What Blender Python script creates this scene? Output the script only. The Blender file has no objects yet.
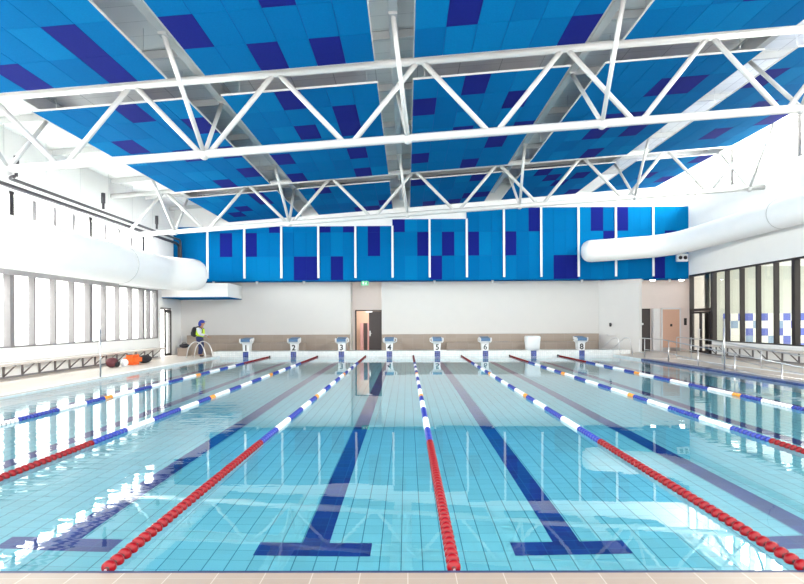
import bpy, bmesh, math, random
from mathutils import Vector, Matrix
R = math.radians
random.seed(7)
C = bpy.context.scene.collection
sc = bpy.context.scene

# ---------------------------------------------------------------- camera, world, lights, exposure
CAM = (-0.33, -4.0, 1.785)
cd = bpy.data.cameras.new('camera'); cam = bpy.data.objects.new('camera', cd); C.objects.link(cam)
cd.sensor_width = 36; cd.lens = 557 / 804 * 36
cd.shift_y = 30.4 / 804; cd.clip_start = 0.05; cd.clip_end = 400
cam.matrix_world = (Matrix.Translation(CAM) @ Matrix.Rotation(R(0.5), 4, 'Z') @ Matrix.Rotation(R(90), 4, 'X')
                    @ Matrix.Rotation(R(-0.28), 4, 'Z'))
sc.camera = cam
w = bpy.data.worlds.new('sky'); sc.world = w; w.use_nodes = True
bg = w.node_tree.nodes['Background']; bg.inputs[0].default_value = (1.0, 0.965, 0.925, 1); bg.inputs[1].default_value = 2.7

def area(name, loc, rot, sx, sy, power, col=(1, 1, 1)):
    l = bpy.data.lights.new(name, 'AREA'); l.shape = 'RECTANGLE'; l.size = sx; l.size_y = sy; l.energy = power; l.color = col
    o = bpy.data.objects.new(name, l); C.objects.link(o); o.location = loc; o.rotation_euler = rot
    return o
# daylight falling in through the two clerestories; an added area lamp fills the inner hall
area('daylight_left', (-14.2, 12.5, 6.2), (0, R(-90), 0), 2.2, 27, 8500, (1, 0.975, 0.95))
area('daylight_right', (16.6, 12.5, 9.2), (0, R(78), 0), 2.2, 27, 4500, (1, 0.96, 0.91))
area('daylight_far_hall', (20.5, 16, 4.9), (0, 0, 0), 6, 22, 300, (1, 0.98, 0.95))
sc.view_settings.view_transform = 'Standard'; sc.view_settings.look = 'None'
sc.view_settings.exposure = 1.1; sc.view_settings.gamma = 1.0; sc.view_settings.use_curve_mapping = False
sc.cycles.max_bounces = 10; sc.cycles.transmission_bounces = 6; sc.cycles.transparent_max_bounces = 8
sc.cycles.sample_clamp_indirect = 30

# ---------------------------------------------------------------- materials
def mat(name, col, rough=0.5, metal=0.0, var=0.0, vscale=6.0, bump=0.0, spec=0.5):
    m = bpy.data.materials.new(name); m.use_nodes = True; nt = m.node_tree; b = nt.nodes['Principled BSDF']
    b.inputs['Base Color'].default_value = (*col, 1); b.inputs['Roughness'].default_value = rough
    b.inputs['Metallic'].default_value = metal; b.inputs['Specular IOR Level'].default_value = spec
    tc = nt.nodes.new('ShaderNodeTexCoord'); no = nt.nodes.new('ShaderNodeTexNoise'); no.inputs['Scale'].default_value = vscale
    no.inputs['Detail'].default_value = 3
    nt.links.new(tc.outputs['Object'], no.inputs['Vector'])
    if var:
        mx = nt.nodes.new('ShaderNodeMix'); mx.data_type = 'RGBA'
        mx.inputs[6].default_value = (*[c * (1 - var) for c in col], 1); mx.inputs[7].default_value = (*[min(1, c * (1 + var)) for c in col], 1)
        nt.links.new(no.outputs['Fac'], mx.inputs[0]); nt.links.new(mx.outputs[2], b.inputs['Base Color'])
    if bump:
        bp = nt.nodes.new('ShaderNodeBump'); bp.inputs['Strength'].default_value = bump; bp.inputs['Distance'].default_value = 0.01
        nt.links.new(no.outputs['Fac'], bp.inputs['Height']); nt.links.new(bp.outputs[0], b.inputs['Normal'])
    return m

def tilemat(name, col, grout, size=(0.2, 0.2, 0.2), wid=0.05, rough=0.3, var=0.06, axes='XY'):
    """square tiles: grout lines on the chosen world axes"""
    m = bpy.data.materials.new(name); m.use_nodes = True; nt = m.node_tree; b = nt.nodes['Principled BSDF']
    b.inputs['Roughness'].default_value = rough
    g = nt.nodes.new('ShaderNodeNewGeometry'); s = nt.nodes.new('ShaderNodeSeparateXYZ'); nt.links.new(g.outputs['Position'], s.inputs[0])
    cur = None; cells = []
    for ax in axes:
        k = 'XYZ'.index(ax)
        d = nt.nodes.new('ShaderNodeMath'); d.operation = 'DIVIDE'; d.inputs[1].default_value = size[k]; nt.links.new(s.outputs[k], d.inputs[0])
        f = nt.nodes.new('ShaderNodeMath'); f.operation = 'FRACT'; nt.links.new(d.outputs[0], f.inputs[0])
        fl = nt.nodes.new('ShaderNodeMath'); fl.operation = 'FLOOR'; nt.links.new(d.outputs[0], fl.inputs[0]); cells.append(fl)
        l = nt.nodes.new('ShaderNodeMath'); l.operation = 'LESS_THAN'; l.inputs[1].default_value = wid * (1 if not (name == 'cyan_pool_tile' and ax == 'Y') else .45); nt.links.new(f.outputs[0], l.inputs[0])
        if cur is None: cur = l
        else:
            mx_ = nt.nodes.new('ShaderNodeMath'); mx_.operation = 'MAXIMUM'; nt.links.new(cur.outputs[0], mx_.inputs[0]); nt.links.new(l.outputs[0], mx_.inputs[1]); cur = mx_
    cb = nt.nodes.new('ShaderNodeCombineXYZ')
    for i, c in enumerate(cells): nt.links.new(c.outputs[0], cb.inputs[i])
    wn = nt.nodes.new('ShaderNodeTexWhiteNoise'); wn.noise_dimensions = '3D'; nt.links.new(cb.outputs[0], wn.inputs['Vector'])
    a = nt.nodes.new('ShaderNodeMix'); a.data_type = 'RGBA'
    a.inputs[6].default_value = (*[c * (1 - var) for c in col], 1); a.inputs[7].default_value = (*[min(1, c * (1 + var)) for c in col], 1)
    nt.links.new(wn.outputs['Value'], a.inputs[0])
    mm = nt.nodes.new('ShaderNodeMix'); mm.data_type = 'RGBA'; mm.inputs[7].default_value = (*grout, 1)
    nt.links.new(a.outputs[2], mm.inputs[6]); nt.links.new(cur.outputs[0], mm.inputs[0]); nt.links.new(mm.outputs[2], b.inputs['Base Color'])
    return m

M = {}
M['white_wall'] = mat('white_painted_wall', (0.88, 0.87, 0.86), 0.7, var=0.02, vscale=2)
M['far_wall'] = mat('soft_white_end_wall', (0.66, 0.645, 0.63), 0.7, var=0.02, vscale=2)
M['white_steel'] = mat('white_painted_steel', (0.56, 0.56, 0.56), 0.35, var=0.02)
M['duct'] = mat('white_duct_fabric', (0.93, 0.93, 0.94), 0.6, var=0.02, vscale=3)
M['soffit'] = tilemat('perforated_grey_roof_lining', (0.80, 0.80, 0.79), (0.5, 0.5, 0.5), (1.2, 0.6, 1), 0.02, 0.6, 0.04)
M['blue'] = mat('azure_felt', (0.001, 0.140, 0.37), 0.9, var=0.15, vscale=30, spec=0.03)
M['blue2'] = mat('light_azure_felt', (0.0015, 0.165, 0.41), 0.9, var=0.15, vscale=30, spec=0.03)
M['blue3'] = mat('mid_azure_felt', (0.001, 0.125, 0.345), 0.9, var=0.15, vscale=30, spec=0.03)
M['navy'] = mat('navy_felt', (0.007, 0.014, 0.19), 0.9, var=0.2, vscale=30, spec=0.1)
M['seam'] = mat('shadow_gap_backing', (0.003, 0.08, 0.36), 0.9)
M['frame_dark'] = mat('dark_anodised_frame', (0.028, 0.022, 0.024), 0.4, 0.3)
M['frame_grey'] = mat('grey_anodised_fin', (0.22, 0.205, 0.215), 0.6, 0.0)
M['blind'] = mat('light_grey_blind_box', (0.42, 0.40, 0.42), 0.6)
M['pipe'] = mat('dark_drain_pipe', (0.05, 0.045, 0.055), 0.5)
M['steel'] = mat('brushed_stainless', (0.66, 0.66, 0.67), 0.28, 0.9, var=0.05)
M['bench_wood'] = mat('pale_bench_slats', (0.62, 0.56, 0.52), 0.5, var=0.06, vscale=12)
M['bracket'] = mat('grey_bench_bracket', (0.22, 0.20, 0.20), 0.5, 0.3)
M['pooltile'] = tilemat('cyan_pool_tile', (0.185, 0.585, 0.70), (0.025, 0.20, 0.31), wid=0.05, var=0.04)
M['poolwall'] = tilemat('white_pool_wall_tile', (0.72, 0.84, 0.86), (0.5, 0.62, 0.66), (0.2, 0.2, 0.1), wid=0.05, axes='XZ')
M['poolwallY'] = tilemat('white_pool_side_tile', (0.80, 0.86, 0.88), (0.6, 0.7, 0.72), (0.2, 0.2, 0.1), wid=0.05, axes='YZ')
M['whitetile'] = tilemat('white_glazed_tile', (0.82, 0.83, 0.82), (0.60, 0.64, 0.66), (0.1, 0.1, 0.1), wid=0.1, axes='XZ')
M['navytile'] = tilemat('navy_pool_tile', (0.008, 0.035, 0.24), (0.02, 0.09, 0.30), wid=0.05, var=0.15)
M['navyband'] = tilemat('navy_edge_tile', (0.035, 0.06, 0.20), (0.14, 0.18, 0.34), (0.1, 0.1, 0.1), wid=0.08, var=0.3)
M['markband'] = tilemat('blue_marker_tile', (0.02, 0.04, 0.22), (0.12, 0.16, 0.42), (0.1, 0.1, 0.1), wid=0.12, var=0.5, axes='XZ')
M['deck'] = tilemat('beige_deck_tile', (0.68, 0.595, 0.53), (0.57, 0.51, 0.46), (0.3, 0.3, 0.3), wid=0.02, rough=0.45, var=0.03)
M['coping'] = tilemat('beige_coping_tile', (0.29, 0.235, 0.195), (0.44, 0.39, 0.35), (0.335, 0.15, 0.3), wid=0.02, rough=0.4, var=0.04)
M['benchtile'] = tilemat('greige_bench_tile', (0.34, 0.275, 0.228), (0.42, 0.36, 0.31), (0.6, 0.3, 0.3), wid=0.015, rough=0.45, var=0.06, axes='XZ')
M['glasswall'] = mat('pale_inner_hall_paint', (0.50, 0.51, 0.47), 0.7, var=0.03, vscale=1)
M['mural_blue'] = mat('mural_blue_tile', (0.10, 0.13, 0.46), 0.3, var=0.12)
M['mural_teal'] = mat('mural_pale_blue_tile', (0.24, 0.34, 0.50), 0.3, var=0.12)
M['mural_white'] = mat('mural_white_tile', (0.78, 0.78, 0.74), 0.3, var=0.05)
M['red'] = mat('red_float_plastic', (0.20, 0.001, 0.006), 0.3, var=0.15, spec=0.25)
M['fblue'] = mat('blue_float_plastic', (0.008, 0.03, 0.30), 0.3, var=0.15)
M['fwhite'] = mat('white_float_plastic', (0.85, 0.86, 0.88), 0.3)
M['forange'] = mat('orange_float_plastic', (0.85, 0.33, 0.03), 0.3)
M['slate_edge'] = mat('dark_slate_edge_tile', (0.02, 0.03, 0.09), 0.5, var=0.2)
M['core'] = mat('shaded_float_core', (0.03, 0.012, 0.014), 0.6)  # near-black colour paints in the shade between neighbouring float discs
M['plastic_white'] = mat('white_moulded_plastic', (0.85, 0.85, 0.86), 0.35)
M['pad'] = mat('grey_blue_grip_pad', (0.10, 0.19, 0.33), 0.6, var=0.1)
M['black'] = mat('black_marking', (0.02, 0.02, 0.022), 0.5)
M['door_dark'] = mat('dark_brown_door', (0.07, 0.055, 0.055), 0.5, var=0.08)
M['door_beige'] = mat('salmon_beige_door', (0.72, 0.46, 0.34), 0.5, var=0.03)
M['pinkwall'] = mat('warm_white_wall', (0.86, 0.77, 0.73), 0.7, var=0.02)
M['locker'] = mat('pink_locker_laminate', (0.72, 0.42, 0.42), 0.5, var=0.05)
M['beigewall'] = mat('beige_corridor_wall', (0.75, 0.58, 0.46), 0.7)
M['green'] = mat('green_exit_sign', (0.10, 0.60, 0.28), 0.4)
M['orange_cloth'] = mat('orange_nylon', (0.95, 0.16, 0.02), 0.6, var=0.1, bump=0.4)
M['black_cloth'] = mat('black_fabric', (0.02, 0.02, 0.028), 0.8, var=0.2, bump=0.4)
M['navy_cloth'] = mat('navy_trousers', (0.018, 0.03, 0.11), 0.8, var=0.2, bump=0.3)
M['blue_cloth'] = mat('blue_cap_cloth', (0.03, 0.05, 0.35), 0.8, var=0.1)
M['hivis'] = mat('fluorescent_yellow_vest', (0.62, 0.85, 0.04), 0.7, var=0.1)
M['shirt'] = mat('pale_shirt', (0.66, 0.70, 0.76), 0.8, var=0.08)
M['maroon'] = mat('dark_maroon_fabric', (0.12, 0.03, 0.04), 0.8, var=0.2)
M['skin'] = mat('skin', (0.45, 0.22, 0.14), 0.55)
M['hair'] = mat('dark_hair', (0.02, 0.015, 0.012), 0.7)
M['paving'] = mat('pale_outdoor_paving', (0.7, 0.7, 0.7), 0.8, var=0.05)
M['outwall'] = mat('pale_render', (0.82, 0.82, 0.84), 0.8)
M['outglass'] = mat('blue_tinted_glass', (0.30, 0.45, 0.68), 0.1)

def glassmat():
    m = bpy.data.materials.new('window_glass'); m.use_nodes = True; nt = m.node_tree; nt.nodes.clear()
    o = nt.nodes.new('ShaderNodeOutputMaterial'); t = nt.nodes.new('ShaderNodeBsdfTransparent'); g = nt.nodes.new('ShaderNodeBsdfGlossy')
    g.inputs['Roughness'].default_value = 0.02; lw = nt.nodes.new('ShaderNodeLayerWeight'); pw = nt.nodes.new('ShaderNodeMath'); pw.operation = 'POWER'; pw.inputs[1].default_value = 5
    nt.links.new(lw.outputs['Facing'], pw.inputs[0])
    f = nt.nodes.new('ShaderNodeMath'); f.operation = 'MULTIPLY_ADD'; f.inputs[1].default_value = 0.9; f.inputs[2].default_value = 0.035; nt.links.new(pw.outputs[0], f.inputs[0])
    t.inputs[0].default_value = (0.93, 0.97, 0.95, 1)
    x = nt.nodes.new('ShaderNodeMixShader'); nt.links.new(f.outputs[0], x.inputs[0]); nt.links.new(t.outputs[0], x.inputs[1]); nt.links.new(g.outputs[0], x.inputs[2])
    nt.links.new(x.outputs[0], o.inputs[0]); return m
M['glass'] = glassmat()

def watermat():
    m = bpy.data.materials.new('pool_water'); m.use_nodes = True; nt = m.node_tree; b = nt.nodes['Principled BSDF']
    b.inputs['Base Color'].default_value = (0.93, 0.99, 1.0, 1); b.inputs['Roughness'].default_value = 0.0
    b.inputs['IOR'].default_value = 1.333; b.inputs['Transmission Weight'].default_value = 1.0
    g = nt.nodes.new('ShaderNodeNewGeometry'); s = nt.nodes.new('ShaderNodeSeparateXYZ'); nt.links.new(g.outputs['Position'], s.inputs[0])
    def noise(scale, sx, sy, det=2):
        mp = nt.nodes.new('ShaderNodeMapping'); mp.inputs['Scale'].default_value = (sx, sy, 1)
        n = nt.nodes.new('ShaderNodeTexNoise'); n.inputs['Scale'].default_value = scale; n.inputs['Detail'].default_value = det
        nt.links.new(g.outputs['Position'], mp.inputs[0]); nt.links.new(mp.outputs[0], n.inputs['Vector']); return n
    n1 = noise(2.6, 0.55, 2.0); n2 = noise(0.5, 1, 1)
    # the surface is livelier towards both sides and calm in the middle lanes
    def mr(sock, a, bb, c, d):
        r = nt.nodes.new('ShaderNodeMapRange'); r.inputs[1].default_value = a; r.inputs[2].default_value = bb; r.inputs[3].default_value = c; r.inputs[4].default_value = d
        r.interpolation_type = 'SMOOTHSTEP'; nt.links.new(sock, r.inputs[0]); return r
    left = mr(s.outputs[0], -2.6, -4.2, 0.0, 1.0); right = mr(s.outputs[0], 2.9, 5.5, 0.0, 0.5)
    mx = nt.nodes.new('ShaderNodeMath'); mx.operation = 'MAXIMUM'; nt.links.new(left.outputs[0], mx.inputs[0]); nt.links.new(right.outputs[0], mx.inputs[1])
    sc_ = nt.nodes.new('ShaderNodeMath'); sc_.operation = 'MULTIPLY_ADD'; sc_.inputs[1].default_value = 0.0038; sc_.inputs[2].default_value = 0.0003
    nt.links.new(mx.outputs[0], sc_.inputs[0])
    h = nt.nodes.new('ShaderNodeMath'); h.operation = 'MULTIPLY'; nt.links.new(n1.outputs['Fac'], h.inputs[0]); nt.links.new(sc_.outputs[0], h.inputs[1])
    h2 = nt.nodes.new('ShaderNodeMath'); h2.operation = 'MULTIPLY_ADD'; h2.inputs[1].default_value = 0.004; nt.links.new(n2.outputs['Fac'], h2.inputs[0]); nt.links.new(h.outputs[0], h2.inputs[2])
    bp = nt.nodes.new('ShaderNodeBump'); bp.inputs['Strength'].default_value = 1.0; bp.inputs['Distance'].default_value = 1.0
    nt.links.new(h2.outputs[0], bp.inputs['Height']); nt.links.new(bp.outputs[0], b.inputs['Normal'])
    return m
M['water'] = watermat()

# ---------------------------------------------------------------- helpers
def link(o, parent=None, mats=()):
    C.objects.link(o)
    if parent: o.parent = parent
    return o
def tag(o, label=None, cat=None, group=None, kind=None):
    if label: o['label'] = label
    if cat: o['category'] = cat
    if group: o['group'] = group
    if kind: o['kind'] = kind
    return o
def thing(name, label, cat, loc=(0, 0, 0), rz=0, group=None):
    o = bpy.data.objects.new(name, None); o.empty_display_size = 0.1; C.objects.link(o); o.location = loc; o.rotation_euler = (0, 0, rz)
    return tag(o, label, cat, group)
class MB:
    def __init__(s): s.b = bmesh.new(); s.smooth = []
    def quad(s, pts, mi=0):
        f = s.b.faces.new([s.b.verts.new(p) for p in pts]); f.material_index = mi; return f
    def box(s, x0, x1, y0, y1, z0, z1, mi=0):
        v = [s.b.verts.new((x, y, z)) for z in (z0, z1) for y in (y0, y1) for x in (x0, x1)]
        for q in ((0, 2, 3, 1), (4, 5, 7, 6), (0, 1, 5, 4), (2, 6, 7, 3), (0, 4, 6, 2), (1, 3, 7, 5)):
            f = s.b.faces.new([v[i] for i in q]); f.material_index = mi
        return v
    def prism(s, poly, z0, z1, mi=0):
        a = [s.b.verts.new((p[0], p[1], z0)) for p in poly]; c = [s.b.verts.new((p[0], p[1], z1)) for p in poly]; n = len(poly)
        s.b.faces.new(a[::-1]).material_index = mi; s.b.faces.new(c).material_index = mi
        for i in range(n): s.b.faces.new((a[i], a[(i + 1) % n], c[(i + 1) % n], c[i])).material_index = mi
    def extr(s, prof, axis, a0, a1, mi=0):
        """profile of (u,v) extruded along axis x or y; u is the other horizontal axis, v is z"""
        f = (lambda u, v, a: (a, u, v)) if axis == 'x' else (lambda u, v, a: (u, a, v))
        a = [s.b.verts.new(f(u, v, a0)) for u, v in prof]; c = [s.b.verts.new(f(u, v, a1)) for u, v in prof]; n = len(prof)
        s.b.faces.new(a[::-1]).material_index = mi; s.b.faces.new(c).material_index = mi
        for i in range(n): s.b.faces.new((a[i], a[(i + 1) % n], c[(i + 1) % n], c[i])).material_index = mi
    def tube(s, pts, r, n=10, mi=0, cap=True):
        pts = [Vector(p) for p in pts]; rr = r if isinstance(r, (list, tuple)) else [r] * len(pts); rings = []; up = None
        for i, p in enumerate(pts):
            d = (pts[min(i + 1, len(pts) - 1)] - pts[max(i - 1, 0)]).normalized()
            if up is None:
                up = Vector((0, 0, 1)) if abs(d.z) < 0.9 else Vector((1, 0, 0))
            a = d.cross(up).normalized(); up = a.cross(d).normalized()
            rings.append([s.b.verts.new(p + (a * math.cos(t) + up * math.sin(t)) * rr[i]) for t in [2 * math.pi * k / n for k in range(n)]])
        for i in range(len(rings) - 1):
            for k in range(n):
                f = s.b.faces.new((rings[i][k], rings[i][(k + 1) % n], rings[i + 1][(k + 1) % n], rings[i + 1][k])); f.smooth = True; f.material_index = mi
        if cap:
            s.b.faces.new(rings[0][::-1]).material_index = mi; s.b.faces.new(rings[-1]).material_index = mi
    def ell(s, c, r, seg=14, mi=0, rot=None):
        m = Matrix.Translation(c) @ (rot.to_4x4() if rot else Matrix()) @ Matrix.Diagonal((*r, 1))
        g = bmesh.ops.create_uvsphere(s.b, u_segments=seg, v_segments=seg // 2 + 2, radius=1, matrix=m)
        for v in g['verts']:
            for f in v.link_faces: f.smooth = True; f.material_index = mi
    def obj(s, name, mats, parent=None, bevel=0, inv=None):
        bmesh.ops.recalc_face_normals(s.b, faces=s.b.faces)
        if bevel: bmesh.ops.bevel(s.b, geom=list(s.b.edges), offset=bevel, segments=2, affect='EDGES', clamp_overlap=True)
        me = bpy.data.meshes.new(name); s.b.to_mesh(me); s.b.free()
        for m in (mats if isinstance(mats, (list, tuple)) else [mats]): me.materials.append(m)
        o = bpy.data.objects.new(name, me); link(o, parent); return o
def arc(c, r, a0, a1, n, fx, fz):
    """points on an arc in the plane spanned by vectors fx,fz"""
    return [Vector(c) + Vector(fx) * (r * math.cos(R(a0 + (a1 - a0) * i / n))) + Vector(fz) * (r * math.sin(R(a0 + (a1 - a0) * i / n))) for i in range(n + 1)]
def rounded(pts, r=0.08, n=5):
    """polyline with rounded corners"""
    P = [Vector(p) for p in pts]; out = [P[0]]
    for i in range(1, len(P) - 1):
        a = (P[i - 1] - P[i]); b = (P[i + 1] - P[i]); q = min(r, a.length * .45, b.length * .45)
        p0 = P[i] + a.normalized() * q; p1 = P[i] + b.normalized() * q
        for k in range(n + 1):
            t = k / n; out.append(p0 * (1 - t) ** 2 + P[i] * 2 * t * (1 - t) + p1 * t * t)
    out.append(P[-1]); return out
def struct(o): o['kind'] = 'structure'; return o
def S(X): return 0.076 * (X + 0.33)

XL, XR = -13.1, 15.0          # side walls
PL, PR = -10.1, 10.35         # pool sides
YF = 27.4                     # far wall
YB = -5.2                     # open end behind the camera

NTH = ['leftmost', 'second from left', 'third from left', 'fourth from left', 'fourth from right', 'third from right', 'second from right', 'rightmost']
# ---------------------------------------------------------------- deck and pool basin
b = MB()
b.box(XL, PL, YB, YF + 0.3, -0.3, 0.06)                 # left deck
b.box(12.0, 22.5, YB, 29.5, -0.3, 0.08)                 # right deck
b.box(PR, 12.0, 21.5, 29.5, -0.3, 0.08)
b.box(PL, PR, 26.0, 29.5, -0.3, 0.06)
struct(b.obj('floor', M['deck']))
b = MB(); b.box(PL, 12.0, YB, -0.065, -0.3, 0.016)
struct(b.obj('floor_near_coping', M['coping']))
b = MB(); b.box(PL, PR, -0.065, -0.03, -0.3, 0.016)
struct(b.obj('trim_near_pool_edge', M['slate_edge']))
b = MB(); b.box(PL - 0.22, PL, 0, 25.0, 0.06, 0.075)
struct(b.obj('trim_left_pool_edge', M['fwhite']))
# basin floor slopes down from the shallow near end
prof = [(-.03, -1.08), (2.0, -1.12), (8.0, -1.55), (25.0, -1.85)]
b = MB()
for (y0, z0), (y1, z1) in zip(prof, prof[1:]):
    b.quad([(PL, y0, z0), (PR, y0, z0), (PR, y1, z1), (PL, y1, z1)])
struct(b.obj('pool_floor', M['pooltile']))
b = MB()
b.quad([(PL + .004, -.03, -1.9), (PL + .004, -.03, 0.012), (PL + .004, 25, 0.062), (PL + .004, 25, -1.9)])
struct(b.obj('wall_pool_left', M['poolwallY']))
b = MB(); b.quad([(PL, -.028, -1.2), (PR, -.028, -1.2), (PR, -.028, 0.0), (PL, -.028, 0.0)])
struct(b.obj('wall_pool_near', M['poolwall']))
b = MB(); b.quad([(PL, 24.998, -1.9), (PR, 24.998, -1.9), (PR, 24.998, 0.0), (PL, 24.998, 0.0)])
struct(b.obj('wall_pool_far', M['poolwall']))
# dividing wall between the racing pool and the access ramp, capped with navy tiles
b = MB(); b.box(PR, 10.65, 0, 21.5, -1.9, 0.0); struct(b.obj('wall_pool_right', M['poolwallY']))
b = MB(); b.box(PR, 10.68, 0, 21.5, 0.0, 0.075); struct(b.obj('trim_right_pool_edge', M['navyband']))
b = MB(); b.quad([(PR - .004, 21.5, -1.9), (PR - .004, 25, -1.9), (PR - .004, 25, 0.082), (PR - .004, 21.5, 0.082)]); struct(b.obj('wall_pool_corner', M['poolwallY']))
# raised far bulkhead that carries the starting blocks
b = MB(); b.box(PL - 0.35, PR + 0.9, 25.0, 26.05, 0.0, 0.3)
struct(b.obj('wall_bulkhead', M['whitetile']))
# access ramp: floor falls from the deck at the far end towards the camera
b = MB()
b.quad([(10.65, 21.5, 0.05), (12.0, 21.5, 0.05), (12.0, 3.0, -1.1), (10.65, 3.0, -1.1)])
b.quad([(10.65, 3.0, -1.1), (12.0, 3.0, -1.1), (12.0, 0, -1.1), (10.65, 0, -1.1)])
struct(b.obj('floor_access_ramp', M['deck']))
b = MB(); b.box(12.0, 12.12, 0, 21.5, 0.08, 0.1); struct(b.obj('trim_ramp_edge', M['fwhite']))

b = MB(); b.quad([(PL + .006, -.027, 0), (PR, -.027, 0), (PR, 24.997, 0), (PL + .006, 24.997, 0)])
tag(b.obj('pool_water', M['water']), 'clear still water filling the eight-lane racing pool', 'water', kind='stuff')
b = MB(); b.quad([(10.65, 0, -0.01), (12.0, 0, -0.01), (12.0, 20.55, -0.01), (10.65, 20.55, -0.01)])
tag(b.obj('ramp_water', M['water']), 'narrow strip of water over the access ramp at right', 'water', kind='stuff')

# lane lines on the pool floor
def zf(y):
    for (y0, z0), (y1, z1) in zip(prof, prof[1:]):
        if y0 <= y <= y1: return z0 + (z1 - z0) * (y - y0) / (y1 - y0)
    return prof[-1][1]
for k in range(8):
    x = -8.75 + 2.5 * k
    b = MB(); e = 0.006
    cuts = [1.58, 2.0, 8.0, 23.2]
    for y0, y1 in zip(cuts, cuts[1:]):
        b.quad([(x - .135, y0, zf(y0) + e), (x + .135, y0, zf(y0) + e), (x + .135, y1, zf(y1) + e), (x - .135, y1, zf(y1) + e)])
    for y0 in (1.3, 23.2):
        b.quad([(x - .56, y0, zf(y0) + e), (x + .56, y0, zf(y0) + e), (x + .56, y0 + .28, zf(y0 + .28) + e), (x - .56, y0 + .28, zf(y0 + .28) + e)])
    tag(b.obj('lane_line', M['navytile']), f'navy tiled T-ended line on the pool floor, {NTH[k]} of the eight', 'lane line', 'lane lines on the pool floor')
    b = MB(); b.box(x - .14, x + .14, 24.985, 25.0, -0.02, 0.29)
    tag(b.obj('wall_marker', M['markband']), f'short blue tiled band on the bulkhead wall, {NTH[k]} of the eight', 'tile marking', 'blue tiled bands on the bulkhead')

# ---------------------------------------------------------------- walls
WZ0, WZ1 = 1.03, 3.50         # lower left windows
b = MB()
b.box(XL - .3, XL, YB, 24.45, 0.0, WZ0 - 0.0)
b.box(XL - .3, XL, YB, 24.45, WZ1, 5.30)
b.box(XL - .3, XL, 24.45, YF + .3, 2.62, 5.30)
b.box(XL - .3, XL, YB, YF + .3, 6.08, 8.2)
b.box(XL - .3, XL, 23.9, YF + .3, 5.30, 6.08)
b.box(XL - .3, XL, 24.45, 24.75, 0, 2.62)
b.box(XL - .3, XL, 26.1, YF + .3, 0, 2.62)
struct(b.obj('wall_left', M['white_wall']))
b = MB()
b.box(XL, -3.5, YF, YF + .25, 0.0, 4.2)
b.box(-1.75, 10.45, YF, YF + .25, 0.0, 4.2)
b.box(XL, XR + .6, YF, YF + .25, 4.2, 9.7)
b.box(-3.75, -3.5, YF + .25, 28.5, 0, 4.2)
b.box(-1.75, -1.5, YF + .25, 28.5, 0, 4.2)
b.prism([(10.45, 27.4), (12.22, 26.2), (12.36, 26.2), (12.36, 27.9), (10.45, 27.9)], 0, 4.075)
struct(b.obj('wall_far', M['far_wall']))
# white header over the stepped blue cladding
b = MB()
b.box(XL, -.88, 26.5, 26.62, 7.06, 8.75)
b.box(-.88, 3.14, 26.5, 26.62, 7.42, 9.0)
b.box(3.14, XR, 26.5, 26.62, 8.02, 10.1)
struct(b.obj('wall_header', M['white_wall']))
# recess with door, alcove back
b = MB()
b.box(-3.75, -3.34, 28.5, 28.65, 0, 4.2); b.box(-3.34, -1.5, 28.5, 28.65, 2.52, 4.2)
b.box(12.3, 16.1, 27.92, 28.1, 0, 4.3); b.box(15.82, 16.1, 26.35, 27.92, 0, 4.3); b.box(XR + .2, 16.1, 26.35, 26.45, 0, 4.3)
struct(b.obj('wall_recess', M['pinkwall']))
b = MB(); b.box(-5.0, -0.5, 31.0, 31.1, 0, 3); b.box(-5, -4.9, 28.65, 31, 0, 3); b.box(-.6, -.5, 28.65, 31, 0, 3)
b.box(-5, -.5, 28.65, 31.1, 3, 3.1)
struct(b.obj('wall_corridor', M['beigewall']))
b = MB(); b.box(-5, -.5, 28.4, 31.1, -.3, 0.06); struct(b.obj('floor_corridor', M['deck']))
b = MB(); b.box(-3.75, -1.5, YF + .25, 28.65, 4.2, 4.3); b.box(12.3, 16.1, YF + .25, 28.1, 4.3, 4.4); b.box(XR + .25, 16.1, 26.35, YF + .25, 4.3, 4.4)
struct(b.obj('ceiling_recess', M['white_wall']))
# right wall: glazing zone z .74..4.35
GZ0, GZ1 = 0.775, 4.27
b = MB()
b.box(XR, XR + .25, YB, 24.15, 0, GZ0)
b.box(XR, XR + .25, YB, 26.4, GZ1, 8.2)
b.box(XR, XR + .25, YB, YF, 9.85, 10.6)
b.box(XR, XR + .25, 26.4, YF + .3, 4.3, 9.9)
struct(b.obj('wall_right', M['white_wall']))
# inner hall behind the glazing
b = MB()
b.box(XR + .25, 26, 29.0, 29.2, 0, 5.0); b.box(26, 26.2, YB, 29.2, 0, 5.0)
struct(b.obj('wall_inner_hall', M['glasswall']))
b = MB(); b.box(XR + .25, 26, YB, 29.2, 5.0, 5.1); struct(b.obj('ceiling_inner_hall', M['white_wall']))

# ceiling: sloping roof deck with a lining
b = MB()
def sl(x, a): return a + S(x)
def slb(x, a): return a + .069 * (x + .33)
b.extr([(XL - .3, sl(XL - .3, 9.0)), (XR + .3, sl(XR + .3, 9.0)), (XR + .3, sl(XR + .3, 9.2)), (XL - .3, sl(XL - .3, 9.2))], 'y', YB, YF + .3)
struct(b.obj('ceiling', M['soffit']))

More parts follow.
